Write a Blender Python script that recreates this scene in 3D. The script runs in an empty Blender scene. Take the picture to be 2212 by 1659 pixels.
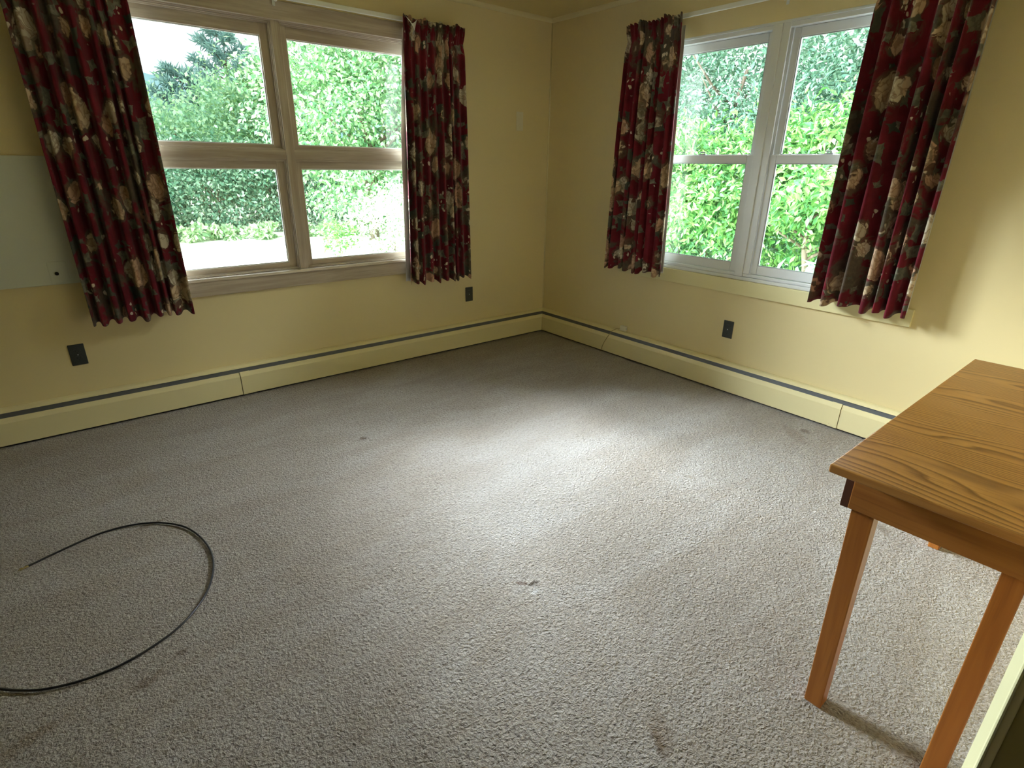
import bpy, bmesh, math, random
import numpy as np
from mathutils import Vector, Matrix
PI = math.pi
scene = bpy.context.scene
COL = scene.collection

# ------------------------------------------------------------------ camera
cam_d = bpy.data.cameras.new('camera')
cam = bpy.data.objects.new('camera', cam_d); COL.objects.link(cam)
cam_d.sensor_width = 36.0
cam_d.lens = 1192.54 / 2212.0 * 36.0
cam_d.clip_start = 0.02; cam_d.clip_end = 600
yaw, pitch, roll = 0.8887, -0.3756, 0.0143
fw = Vector((math.cos(yaw)*math.cos(pitch), math.sin(yaw)*math.cos(pitch), math.sin(pitch)))
rt = Vector((math.sin(yaw), -math.cos(yaw), 0)); up = rt.cross(fw)
r2 = math.cos(roll)*rt + math.sin(roll)*up
u2 = -math.sin(roll)*rt + math.cos(roll)*up
M = Matrix((r2, u2, -fw)).transposed().to_4x4()
M.translation = Vector((-3.2979, -3.6355, 1.3806))
cam.matrix_world = M
scene.camera = cam

# ------------------------------------------------------------------ world, sun, added fill lights
scene.view_settings.view_transform = 'Standard'
scene.view_settings.look = 'None'
scene.view_settings.exposure = 0.0
scene.view_settings.gamma = 1.0
scene.view_settings.use_curve_mapping = False
w = bpy.data.worlds.new('sky'); scene.world = w; w.use_nodes = True
bg = w.node_tree.nodes['Background']
bg.inputs['Color'].default_value = (0.90, 0.96, 1.0, 1); bg.inputs['Strength'].default_value = 2.0

def sun(name, d, energy, color, ang):
    l = bpy.data.lights.new(name, 'SUN'); l.energy = energy; l.color = color; l.angle = ang
    o = bpy.data.objects.new(name, l); COL.objects.link(o)
    o.rotation_euler = Vector(d).to_track_quat('-Z', 'Y').to_euler(); o.location = (-6, -6, 8); return o
sun('sun', (0.42, 0.55, -0.72), 3.6, (1.0, 0.97, 0.88), math.radians(1.5))

def area(name, loc, target, sx, sy, power, color):
    l = bpy.data.lights.new(name, 'AREA'); l.shape = 'RECTANGLE'; l.size = sx; l.size_y = sy
    l.energy = power; l.color = color
    o = bpy.data.objects.new(name, l); COL.objects.link(o); o.location = loc
    o.rotation_euler = (Vector(target) - Vector(loc)).to_track_quat('-Z', 'Y').to_euler(); return o
# added fill panels outside, above the view through each window, to brighten the room
area('window_fill_left', (-1.5, 2.2, 4.1), (-1.2, -1.2, 0.0), 3.2, 2.4, 350, (0.84, 0.91, 1.0))
area('window_fill_left_far', (-7.0, 6.0, 4.6), (-1.9, -.5, 1.1), 12.0, 2.4, 20500, (0.85, 0.92, 1.0))
area('window_fill_right', (1.9, -1.7, 3.6), (-1.5, -1.8, 0.0), 2.6, 1.8, 330, (0.86, 0.92, 1.0))
area('window_fill_right_far', (3.2, -1.2, 4.1), (-1.2, -1.7, .9), 6.0, 1.6, 2300, (0.90, 0.95, 1.0))

# ------------------------------------------------------------------ helpers
def tag(o, label=None, cat=None, group=None, kind=None):
    if label: o['label'] = label
    if cat: o['category'] = cat
    if group: o['group'] = group
    if kind: o['kind'] = kind
    return o

def empty(name, loc=(0, 0, 0), rz=0, parent=None):
    o = bpy.data.objects.new(name, None); COL.objects.link(o)
    o.location = loc; o.rotation_euler = (0, 0, rz); o.empty_display_size = .1
    if parent: o.parent = parent
    return o

def mesh_obj(name, verts, faces, mat, parent=None, smooth=False, uv=None):
    me = bpy.data.meshes.new(name)
    me.from_pydata([tuple(v) for v in verts], [], [tuple(f) for f in faces])
    if uv is not None:
        l = me.uv_layers.new(name='UVMap')
        vi = np.empty(len(me.loops), dtype=np.int32); me.loops.foreach_get('vertex_index', vi)
        l.data.foreach_set('uv', np.asarray(uv, dtype=np.float32)[vi].ravel())
    for m in (mat if isinstance(mat, (list, tuple)) else [mat]): me.materials.append(m)
    if smooth: me.polygons.foreach_set('use_smooth', [True]*len(me.polygons))
    me.update()
    o = bpy.data.objects.new(name, me); COL.objects.link(o)
    if parent: o.parent = parent
    return o

class MB:
    """collects boxes, prisms and tubes into one mesh"""
    def __init__(s): s.v = []; s.f = []; s.bev = 0
    def add(s, v, f):
        n = len(s.v); s.v += [tuple(a) for a in v]; s.f += [tuple(i+n for i in q) for q in f]; return s
    def box(s, x0, x1, y0, y1, z0, z1):
        x0, x1 = sorted((x0, x1)); y0, y1 = sorted((y0, y1)); z0, z1 = sorted((z0, z1))
        return s.add([(x0,y0,z0),(x1,y0,z0),(x1,y1,z0),(x0,y1,z0),(x0,y0,z1),(x1,y0,z1),(x1,y1,z1),(x0,y1,z1)],
                     [(0,3,2,1),(4,5,6,7),(0,1,5,4),(1,2,6,5),(2,3,7,6),(3,0,4,7)])
    def tube(s, pts, r, n=10, caps=True):
        pts = [Vector(p) for p in pts]; rings = []
        rr = r if isinstance(r, (list, tuple)) else [r]*len(pts)
        prev = None
        for i, p in enumerate(pts):
            t = (pts[min(i+1, len(pts)-1)] - pts[max(i-1, 0)]).normalized()
            a = prev if prev is not None else Vector((0, 0, 1)) if abs(t.z) < .9 else Vector((1, 0, 0))
            b = t.cross(a).normalized(); a = b.cross(t).normalized(); prev = a
            rings.append([p + rr[i]*(math.cos(2*PI*k/n)*a + math.sin(2*PI*k/n)*b) for k in range(n)])
        v = [q for R in rings for q in R]; f = []
        for i in range(len(pts)-1):
            for k in range(n):
                k2 = (k+1) % n
                f.append((i*n+k, (i+1)*n+k, (i+1)*n+k2, i*n+k2))
        if caps: f += [tuple(range(n)), tuple((len(pts)-1)*n + k for k in reversed(range(n)))]
        return s.add(v, f)
    def build(s, name, mat, parent=None, bevel=0, smooth=False, seg=2):
        o = mesh_obj(name, s.v, s.f, mat, parent, smooth)
        bm = bmesh.new(); bm.from_mesh(o.data); bmesh.ops.recalc_face_normals(bm, faces=bm.faces)
        bm.to_mesh(o.data); bm.free()
        if bevel:
            m = o.modifiers.new('bevel', 'BEVEL'); m.width = bevel; m.segments = seg; m.limit_method = 'ANGLE'
        return o

# ------------------------------------------------------------------ materials
class NT:
    def __init__(s, name, rough=.6, spec=.5):
        s.m = bpy.data.materials.new(name); s.m.use_nodes = True; s.t = s.m.node_tree
        s.b = s.t.nodes['Principled BSDF']; s.b.inputs['Roughness'].default_value = rough
        s.b.inputs['Specular IOR Level'].default_value = spec
    def n(s, t, **k):
        nd = s.t.nodes.new(t)
        for a, b in k.items(): setattr(nd, a, b)
        return nd
    def L(s, a, b): s.t.links.new(a, b)
    def put(s, sock, v):
        if hasattr(v, 'links') or isinstance(v, bpy.types.NodeSocket): s.L(v, sock)
        elif isinstance(v, (tuple, list)) and len(v) == 3 and sock.type == 'RGBA': sock.default_value = (*v, 1)
        else: sock.default_value = v
    def math(s, op, a, b=0.0, c=None):
        nd = s.n('ShaderNodeMath', operation=op); s.put(nd.inputs[0], a); s.put(nd.inputs[1], b)
        if c is not None: s.put(nd.inputs[2], c)
        return nd.outputs[0]
    def mix(s, f, a, b, blend='MIX'):
        nd = s.n('ShaderNodeMix', data_type='RGBA', blend_type=blend)
        s.put(nd.inputs[0], f); s.put(nd.inputs[6], a); s.put(nd.inputs[7], b); return nd.outputs[2]
    def coord(s, kind='Object', scale=(1, 1, 1), loc=(0, 0, 0), rot=(0, 0, 0)):
        c = s.n('ShaderNodeTexCoord'); mp = s.n('ShaderNodeMapping')
        s.L(c.outputs[kind], mp.inputs[0])
        mp.inputs['Scale'].default_value = scale; mp.inputs['Location'].default_value = loc; mp.inputs['Rotation'].default_value = rot
        return mp.outputs[0]
    def noise(s, vec, scale=5, detail=3, rough=.5, dist=0):
        nd = s.n('ShaderNodeTexNoise'); s.L(vec, nd.inputs['Vector'])
        nd.inputs['Scale'].default_value = scale; nd.inputs['Detail'].default_value = detail
        nd.inputs['Roughness'].default_value = rough; nd.inputs['Distortion'].default_value = dist
        return nd
    def ramp(s, f, stops):
        nd = s.n('ShaderNodeValToRGB'); s.put(nd.inputs[0], f); e = nd.color_ramp.elements
        while len(e) < len(stops): e.new(.5)
        for q, (p, c) in zip(e, stops): q.position = p; q.color = (*c, 1) if len(c) == 3 else c
        return nd.outputs[0]
    def step(s, x, a, b):
        nd = s.n('ShaderNodeMapRange', interpolation_type='SMOOTHSTEP'); s.put(nd.inputs[0], x)
        nd.inputs[1].default_value = a; nd.inputs[2].default_value = b; return nd.outputs[0]
    def vscale(s, vec, k):
        nd = s.n('ShaderNodeVectorMath', operation='MULTIPLY'); s.L(vec, nd.inputs[0]); nd.inputs[1].default_value = k; return nd.outputs[0]
    def vadd(s, a, b):
        nd = s.n('ShaderNodeVectorMath', operation='ADD'); s.put(nd.inputs[0], a); s.put(nd.inputs[1], b); return nd.outputs[0]
    def color(s, c): s.put(s.b.inputs['Base Color'], c); return s
    def bump(s, h, strength=.3, dist=.01):
        nd = s.n('ShaderNodeBump'); nd.inputs['Strength'].default_value = strength; nd.inputs['Distance'].default_value = dist
        s.L(h, nd.inputs['Height']); s.L(nd.outputs[0], s.b.inputs['Normal']); return s

def plain(name, c, rough=.5, spec=.5, metal=0, var=.04, scale=30):
    k = NT(name, rough, spec); k.b.inputs['Metallic'].default_value = metal
    nz = k.noise(k.coord(), scale, 3)
    k.color(k.mix(nz.outputs[0], tuple(q*(1-var) for q in c), tuple(min(1, q*(1+var)) for q in c)))
    return k.m

def paint(name, c, rough=.55, bump=.06):
    k = NT(name, rough, .35); v = k.coord()
    big = k.noise(v, 1.3, 3); k.color(k.mix(big.outputs[0], tuple(q*.97 for q in c), tuple(q*1.03 for q in c)))
    k.bump(k.noise(v, 220, 3).outputs[0], bump, .002); return k.m

YEL = (0.74, 0.62, 0.34)
M_wall = paint('yellow_paint', YEL, .6)
M_ceil = paint('yellow_ceiling_paint', (0.64, 0.53, 0.25), .7)
M_trimy = paint('yellow_trim_paint', (0.74, 0.66, 0.36), .45, .03)
M_heat = paint('yellow_heater_enamel', (0.78, 0.69, 0.40), .38, .02)
M_cream = paint('cream_trim_paint', (0.80, 0.76, 0.45), .35, .02)
M_olive = paint('hallway_dark_olive', (0.33, 0.27, 0.09), .6)  # darker olive tone for the wall end and hallway faces
M_white = plain('white_vinyl', (0.72, 0.73, 0.72), .35, var=.02)
M_rod = plain('white_enamel_rod', (0.78, 0.78, 0.74), .35, var=.02)
M_panel = plain('white_panel_enamel', (0.66, 0.68, 0.58), .4, var=.03, scale=6)
M_plate = plain('painted_plate', (0.72, 0.62, 0.34), .45)
M_bronze = plain('dark_bronze_plate', (0.035, 0.040, 0.036), .35)
M_dark = plain('dark_slot', (0.01, 0.01, 0.01), .6)
M_damper = plain('grey_damper_steel', (0.10, 0.105, 0.11), .5)
M_black = plain('black_cable_jacket', (0.012, 0.012, 0.016), .32)
M_brass = plain('cable_connector_metal', (0.75, 0.66, 0.45), .25, metal=1)
M_boxw = plain('off_white_plastic', (0.74, 0.68, 0.52), .4)
M_lining = plain('white_curtain_lining', (0.74, 0.74, 0.72), .9, .1, var=.03)
M_lock = plain('grey_lock', (0.42, 0.44, 0.47), .35)

def wood(name, light, dark, axis=0, rough=.5, fine=1.0, contrast=1.0):
    k = NT(name, rough, .4); sc = [14, 14, 14]; sc[axis] = .9
    v = k.coord('Object', tuple(sc))
    a = k.noise(v, 2.2*fine, 4, .55, .6); sc2 = [160, 160, 160]; sc2[axis] = 5
    b = k.noise(k.coord('Object', tuple(sc2)), 1.0, 2)
    c = k.mix(k.step(a.outputs[0], .3, .72), dark, light)
    c = k.mix(k.math('MULTIPLY', k.step(b.outputs[0], .55, .75), .35*contrast), c, tuple(q*.6 for q in dark))
    k.color(c); k.bump(b.outputs[0], .08, .002); return k.m
PINE_L, PINE_D = (0.52, 0.44, 0.34), (0.38, 0.30, 0.22)
M_pine_h = wood('pine_along_x', PINE_L, PINE_D, 0)
M_pine_v = wood('pine_along_z', PINE_L, PINE_D, 2)
M_sill = wood('pine_sill', (0.60, 0.52, 0.42), (0.45, 0.37, 0.28), 0, .2)
M_sill.node_tree.nodes['Principled BSDF'].inputs['Coat Weight'].default_value = 1.0
M_sill.node_tree.nodes['Principled BSDF'].inputs['Coat Roughness'].default_value = .12
M_oak_z = wood('oak_leg', (0.40, 0.145, 0.026), (0.28, 0.088, 0.013), 2, .35)
M_oak_y = wood('oak_apron', (0.38, 0.150, 0.030), (0.28, 0.10, 0.018), 1, .38)
M_oak_x = wood('oak_long_apron', (0.34, 0.14, 0.04), (0.25, 0.09, 0.025), 0, .38)
M_endgrain = wood('oak_end_grain', (0.11, 0.035, 0.012), (0.07, 0.02, 0.008), 2, .5)

def oak_top():
    k = NT('oak_tabletop', .33, .45)
    v = k.coord('Object')
    low = k.noise(k.coord('Object', (2.4, .55, 1), (3.1, .7, 0)), 1.6, 2, .45)
    mid = k.noise(k.coord('Object', (9, 1.6, 1)), 1.0, 3, .5)
    sx = k.n('ShaderNodeSeparateXYZ'); k.L(v, sx.inputs[0])
    ph = k.math('ADD', k.math('MULTIPLY', sx.outputs[0], 58.0), k.math('MULTIPLY', low.outputs[0], 26.0))
    ph = k.math('ADD', ph, k.math('MULTIPLY', mid.outputs[0], 2.2))
    ring = k.math('FRACT', ph)
    line = k.ramp(ring, [(0, (.15,)*3), (.12, (0,)*3), (.55, (.25,)*3), (.88, (1,)*3), (1, (.35,)*3)])
    pores = k.noise(k.coord('Object', (260, 9, 1)), 1.0, 2)
    c = k.mix(line, (0.42, 0.205, 0.048), (0.17, 0.068, 0.011))
    c = k.mix(k.math('MULTIPLY', k.step(pores.outputs[0], .52, .7), .45), c, (0.17, 0.06, 0.012))
    patch = k.noise(k.coord('Object', (5, 2, 1)), 1.0, 2)
    c = k.mix(k.math('MULTIPLY', k.step(patch.outputs[0], .5, .75), .3), c, (0.5, 0.27, 0.09))
    k.color(c); k.bump(pores.outputs[0], .06, .001); return k.m
M_oaktop = oak_top()
M_edge = wood('oak_edge', (0.46, 0.22, 0.06), (0.36, 0.15, 0.035), 1, .33)

def carpet():
    k = NT('beige_carpet', .95, .08)
    v = k.coord('Object')
    warp = k.noise(v, 1.6, 3, .5)
    wv = k.vadd(v, k.vscale(warp.outputs[1], (.5, .5, 0)))
    pile = k.noise(k.vscale(v, (1, 1, .3)), 95, 3, .62, .6)
    tuft = k.n('ShaderNodeTexVoronoi', feature='F1'); tuft.inputs['Scale'].default_value = 130
    k.L(k.vadd(v, k.vscale(k.noise(v, 60, 2).outputs[1], (.02, .02, 0))), tuft.inputs['Vector'])
    # pile brushed different ways by the vacuum cleaner: its own tone, in long sweeps
    sweep = k.noise(k.coord('Object', (1.1, 3.6, 1), (0, 0, 0), (0, 0, .5)), 1.3, 4, .6, .8)
    mott = k.noise(wv, 4.5, 4, .6)
    c = k.mix(k.step(sweep.outputs[0], .35, .68), (0.34, 0.292, 0.25), (0.405, 0.37, 0.34))
    c = k.mix(k.math('MULTIPLY', k.step(mott.outputs[0], .45, .8), .35), c, (0.33, 0.275, 0.22))
    c = k.mix(k.math('MULTIPLY', k.step(pile.outputs[0], .56, .34), .65), c, (0.17, 0.14, 0.11))
    c = k.mix(k.math('MULTIPLY', k.step(pile.outputs[0], .58, .75), .4), c, (0.60, 0.56, 0.50))
    # stains, worn spots and one broad paler patch
    sx = k.n('ShaderNodeSeparateXYZ'); sn = k.noise(v, 35, 3, .6)
    k.L(k.vadd(v, k.vscale(k.vadd(sn.outputs[1], (-.5, -.5, -.5)), (.05, .05, 0))), sx.inputs[0])
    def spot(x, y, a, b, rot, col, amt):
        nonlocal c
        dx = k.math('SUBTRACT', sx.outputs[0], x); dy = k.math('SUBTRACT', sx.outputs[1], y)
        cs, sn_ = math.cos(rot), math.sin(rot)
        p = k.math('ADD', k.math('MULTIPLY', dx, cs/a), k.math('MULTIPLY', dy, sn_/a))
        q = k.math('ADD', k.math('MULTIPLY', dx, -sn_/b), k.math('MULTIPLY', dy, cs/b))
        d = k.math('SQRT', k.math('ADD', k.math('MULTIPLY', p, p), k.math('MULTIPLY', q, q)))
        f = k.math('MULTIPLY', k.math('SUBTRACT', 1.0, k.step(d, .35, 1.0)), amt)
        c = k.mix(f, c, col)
    BR = (0.09, 0.05, 0.025)
    spot(-2.242, -2.471, .026, .018, 0, (0.05, 0.028, 0.012), .95)
    spot(-2.275, -2.445, .030, .012, -.7, (0.12, 0.06, 0.04), .7)
    spot(-2.265, -2.505, .03, .016, 0, (0.55, 0.55, 0.55), .5)
    spot(-2.368, -3.117, .055, .02, .9, BR, .75)
    spot(-2.34, -3.10, .09, .04, .9, (0.2, 0.14, 0.09), .5)
    spot(-2.237, -1.06, .03, .02, 0, BR, .8)
    spot(-0.215, -2.493, .05, .03, .9, BR, .6)
    spot(-0.30, -2.47, .16, .06, .9, (0.22, 0.16, 0.11), .5)
    spot(-3.279, -2.042, .03, .012, .5, BR, .6)
    spot(-3.37, -2.094, .06, .02, .4, (0.16, 0.11, 0.07), .6)
    spot(-3.25, -1.25, .08, .018, .2, (0.15, 0.10, 0.06), .6)
    spot(-0.889, -3.128, .06, .03, .8, (0.16, 0.12, 0.08), .7)
    spot(-1.168, -2.382, .03, .03, 0, (0.24, 0.2, 0.15), .6)
    spot(-3.635, -2.11, .10, .03, .3, (0.2, 0.14, 0.08), .55)
    spot(-1.75, -1.9, .9, .5, .6, (0.5, 0.48, 0.47), .25)  # broad paler patch in the middle of the floor
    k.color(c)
    h = k.math('ADD', k.math('MULTIPLY', pile.outputs[0], 1.0), k.math('MULTIPLY', tuft.outputs[0], -.35))
    h = k.math('ADD', h, k.math('MULTIPLY', mott.outputs[0], .8))
    k.bump(h, 1.0, .012)
    k.b.inputs['Sheen Weight'].default_value = .25
    return k.m
M_carpet = carpet()

def fabric():
    """burgundy cloth printed with cream roses, grey-green leaves and small white blossoms (UV in metres)"""
    k = NT('floral_print_fabric', .8, .15)
    uv = k.coord('UV')
    nz = k.noise(uv, 10, 3, .55); nz2 = k.noise(uv, 45, 3, .6)
    wv = k.vadd(uv, k.vscale(k.vadd(nz.outputs[1], (-.5, -.5, -.5)), (.07, .07, 0)))
    wv = k.vadd(wv, k.vscale(k.vadd(nz2.outputs[1], (-.5, -.5, -.5)), (.012, .012, 0)))
    def vor(vec, sc, rnd=1.0, leaf=False):
        q = k.n('ShaderNodeTexVoronoi', feature='F1'); k.L(vec, q.inputs['Vector']); q.inputs['Scale'].default_value = sc
        q.inputs['Randomness'].default_value = rnd
        if leaf: q.distance = 'MINKOWSKI'; q.inputs['Exponent'].default_value = .72
        s3 = k.n('ShaderNodeSeparateColor'); k.L(q.outputs['Color'], s3.inputs[0])
        return q.outputs['Distance'], s3.outputs
    BASE = (0.125, 0.008, 0.017)
    c = k.mix(k.step(nz.outputs[0], .35, .7), tuple(q*.75 for q in BASE), tuple(q*1.25 for q in BASE))
    # dark foliage clouds
    fol = k.noise(uv, 4.2, 4, .6, .5)
    c = k.mix(k.math('MULTIPLY', k.step(fol.outputs[0], .54, .60), .85), c, k.mix(nz2.outputs[0], (0.022, 0.028, 0.024), (0.12, 0.10, 0.065)))
    # leaves, two directions
    for rot, sc, loc, thr in ((.5, (6.5, 11, 1), (.3, .1, 0), .62), (-.7, (11, 7, 1), (1.7, .4, 0), .60)):
        mp = k.n('ShaderNodeMapping'); k.L(wv, mp.inputs[0]); mp.inputs['Rotation'].default_value = (0, 0, rot)
        mp.inputs['Scale'].default_value = sc; mp.inputs['Location'].default_value = loc
        d, cc = vor(mp.outputs[0], 1.0, 1.0, True)
        m = k.math('MULTIPLY', k.math('SUBTRACT', 1.0, k.step(d, thr-.05, thr)), k.math('GREATER_THAN', cc[0], .20))
        lc = k.mix(cc[1], (0.032, 0.042, 0.030), (0.22, 0.20, 0.145))
        lc = k.mix(k.math('MULTIPLY', k.step(nz2.outputs[0], .42, .60), .6), lc, (0.05, 0.055, 0.045))
        c = k.mix(m, c, lc)
    # petals: small warped cells, each with its own tone, darker in the creases
    pv = k.vadd(wv, k.vscale(k.vadd(nz.outputs[1], (-.5, -.5, -.5)), (.10, .10, 0)))
    pe = k.n('ShaderNodeTexVoronoi', feature='DISTANCE_TO_EDGE'); k.L(pv, pe.inputs['Vector']); pe.inputs['Scale'].default_value = 27
    pd, pc = vor(pv, 27)
    crease = k.math('SUBTRACT', 1.0, k.step(pe.outputs['Distance'], .0, .16))
    # roses
    for sc, loc, thr, lo in ((4.6, (0, 0, 0), .37, .27), (6.6, (4.3, 2.2, 0), .34, .42)):
        d, cc = vor(k.vadd(wv, loc), sc, .9)
        d = k.math('ADD', d, k.math('MULTIPLY', k.math('SUBTRACT', pc[1], .5), .13))
        on = k.math('GREATER_THAN', cc[0], lo)
        m = k.math('MULTIPLY', k.math('SUBTRACT', 1.0, k.step(d, thr-.03, thr)), on)
        halo = k.math('MULTIPLY', k.math('SUBTRACT', 1.0, k.step(d, thr+.04, thr+.12)), on)
        c = k.mix(k.math('MULTIPLY', halo, .65), c, k.mix(nz2.outputs[0], (0.03, 0.032, 0.02), (0.15, 0.13, 0.085)))
        rc = k.mix(cc[1], (0.64, 0.52, 0.34), (0.56, 0.32, 0.22))
        rc = k.mix(k.math('GREATER_THAN', cc[2], .45), rc, (0.62, 0.56, 0.43))
        rc = k.mix(k.math('MULTIPLY', pc[0], .5), rc, (0.20, 0.13, 0.07))
        rc = k.mix(k.math('MULTIPLY', crease, .6), rc, (0.17, 0.085, 0.045))
        rc = k.mix(k.math('MULTIPLY', k.math('SUBTRACT', 1.0, k.step(d, .02, .18)), .45), rc, (0.30, 0.11, 0.055))
        c = k.mix(m, c, rc)
    # sprays of small blossoms
    d, cc = vor(k.vadd(wv, (2.2, 5.1, 0)), 30)
    spray = k.step(k.noise(k.vadd(uv, (7, 3, 0)), 6, 2).outputs[0], .59, .62)
    m = k.math('MULTIPLY', k.math('MULTIPLY', k.math('SUBTRACT', 1.0, k.step(d, .28, .36)), spray), k.math('GREATER_THAN', cc[0], .3))
    c = k.mix(m, c, (0.58, 0.50, 0.38))
    k.color(c)
    k.bump(k.noise(k.coord('UV', (900, 900, 1)), 1, 1).outputs[0], .15, .001)
    k.b.inputs['Sheen Weight'].default_value = .1
    return k.m
M_fabric = fabric()

def glass():
    m = bpy.data.materials.new('window_glass'); m.use_nodes = True; t = m.node_tree; t.nodes.clear()
    o = t.nodes.new('ShaderNodeOutputMaterial'); tr = t.nodes.new('ShaderNodeBsdfTransparent'); g = t.nodes.new('ShaderNodeBsdfGlossy')
    tr.inputs[0].default_value = (.96, .985, .975, 1); g.inputs['Roughness'].default_value = .01
    fr = t.nodes.new('ShaderNodeFresnel'); fr.inputs[0].default_value = 1.45; mx = t.nodes.new('ShaderNodeMixShader')
    t.links.new(fr.outputs[0], mx.inputs[0]); t.links.new(tr.outputs[0], mx.inputs[1]); t.links.new(g.outputs[0], mx.inputs[2])
    t.links.new(mx.outputs[0], o.inputs[0]); return m
M_glass = glass()

def leafmat(name, cols, trans=.45, rough=.6):
    k = NT(name, rough, .25)
    g = k.n('ShaderNodeNewGeometry'); r = g.outputs['Random Per Island']
    c = k.ramp(r, [(i/(len(cols)-1), q) for i, q in enumerate(cols)])
    k.color(c)
    tl = k.n('ShaderNodeBsdfTranslucent'); k.L(k.mix(.5, c, (.75, .9, .35), 'MULTIPLY'), tl.inputs[0])
    mx = k.n('ShaderNodeMixShader'); mx.inputs[0].default_value = trans
    k.L(k.b.outputs[0], mx.inputs[1]); k.L(tl.outputs[0], mx.inputs[2])
    k.L(mx.outputs[0], k.t.nodes['Material Output'].inputs[0]); return k.m
M_leaf_maple = leafmat('maple_leaves', [(.12, .28, .16), (.20, .40, .20), (.29, .50, .25), (.60, .76, .50)])
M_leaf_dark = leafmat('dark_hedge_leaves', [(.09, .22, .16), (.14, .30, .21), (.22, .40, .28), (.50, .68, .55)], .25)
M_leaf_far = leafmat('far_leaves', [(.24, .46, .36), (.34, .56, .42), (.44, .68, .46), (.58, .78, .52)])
M_leaf_lime = leafmat('lime_leaves', [(.06, .20, .08), (.10, .29, .08), (.18, .38, .10), (.36, .54, .24)], .3)
M_leaf_green = leafmat('green_leaves', [(.05, .16, .07), (.09, .24, .11), (.16, .35, .17), (.34, .54, .32)], .3)
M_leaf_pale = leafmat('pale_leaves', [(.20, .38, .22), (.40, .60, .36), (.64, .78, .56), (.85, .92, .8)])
M_leaf_blue = leafmat('broad_blue_green_leaves', [(.16, .38, .24), (.28, .52, .34), (.42, .64, .46)], .3)
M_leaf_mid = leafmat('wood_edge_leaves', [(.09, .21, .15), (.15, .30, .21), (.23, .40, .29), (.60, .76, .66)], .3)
M_pine = leafmat('blue_pine_needles', [(.24, .42, .42), (.30, .50, .50), (.40, .60, .58)], .15)
M_bark = wood('bark', (.20, .16, .12), (.09, .07, .05), 2, .9)
M_birch = wood('pale_bark', (.62, .62, .62), (.35, .36, .37), 2, .8)
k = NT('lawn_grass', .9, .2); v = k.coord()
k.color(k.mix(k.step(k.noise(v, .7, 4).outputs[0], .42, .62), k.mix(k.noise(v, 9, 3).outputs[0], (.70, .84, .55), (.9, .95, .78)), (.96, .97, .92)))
M_lawn = k.m
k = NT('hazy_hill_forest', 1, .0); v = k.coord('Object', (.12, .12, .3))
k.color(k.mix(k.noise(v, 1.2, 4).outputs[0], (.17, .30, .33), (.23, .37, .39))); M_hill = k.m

# ------------------------------------------------------------------ room shell
H = 2.4185; XL = -4.9; YN = -3.645
def struct(o): o['kind'] = 'structure'; return o
W1 = (-2.985, -1.185, 0.735, 2.135)      # left window opening x0,x1,z0,z1
W2 = (-2.575, -1.055, 0.735, 2.128)      # right window opening y0,y1,z0,z1
T = .14
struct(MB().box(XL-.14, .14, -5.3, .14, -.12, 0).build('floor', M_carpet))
struct(MB().box(XL-.14, .14, -5.3, .14, H, H+.12).build('ceiling', M_ceil))
b = MB(); b.box(XL, W1[0], 0, T, 0, H).box(W1[1], T, 0, T, 0, H).box(W1[0], W1[1], 0, T, 0, W1[2]).box(W1[0], W1[1], 0, T, W1[3], H)
struct(b.build('wall_left', M_wall))
b = MB(); b.box(0, T, -5.3, W2[0], 0, H).box(0, T, W2[1], 0, 0, H).box(0, T, W2[0], W2[1], 0, W2[2]).box(0, T, W2[0], W2[1], W2[3], H)
struct(b.build('wall_right', M_wall))
struct(MB().box(-2.157, 0, YN-.115, YN, 0, H).build('wall_near', [M_wall, M_olive]))
struct(MB().box(XL, -4.1, YN-.115, YN, 0, H).box(-4.1, -2.157, YN-.115, YN, 2.1, H).build('wall_near_side', M_wall))
struct(MB().box(XL-.14, XL, -5.3, .14, 0, H).build('wall_far_left', M_wall))
struct(MB().box(XL, 0, -5.3, -5.2, 0, H).build('wall_hallway', M_olive))
wn = bpy.data.objects['wall_near'].data
for p in wn.polygons:
    if p.normal.x < -.5 or p.normal.y < -.5: p.material_index = 1
# slim painted cove strips where the walls meet the ceiling
def cove(name, a, b_, nrm):
    a = Vector(a); b_ = Vector(b_); nrm = Vector(nrm); mbx = MB(); n = 6
    prof = [(0, 0), (.026, 0)] + [(.026 - .026*math.sin(PI/2*i/n) if False else .026*math.cos(PI/2*i/n), -.026*math.sin(PI/2*i/n)) for i in range(1, n+1)]
    v = [p + nrm*q[0] + Vector((0, 0, q[1])) for p, e in ((a, 0), (b_, 1)) for q in prof]
    m = len(prof); f = [(i, (i+1) % m, m+(i+1) % m, m+i) for i in range(m)] + [tuple(range(m)), tuple(reversed(range(m, 2*m)))]
    return struct(mbx.add(v, f).build(name, M_cream2))
M_cream2 = paint('pale_yellow_cove', (0.72, 0.63, 0.36), .6, .03)
cove('trim_1', (XL, 0, H), (-.002, 0, H), (0, -1, 0)); cove('trim_2', (0, -.002, H), (0, YN, H), (-1, 0, 0))
b = MB().tube([(-.003, -.003, .2), (-.003, -.003, H-.02)], .004, 8); struct(b.build('trim_3', M_cream2, smooth=True))
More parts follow.
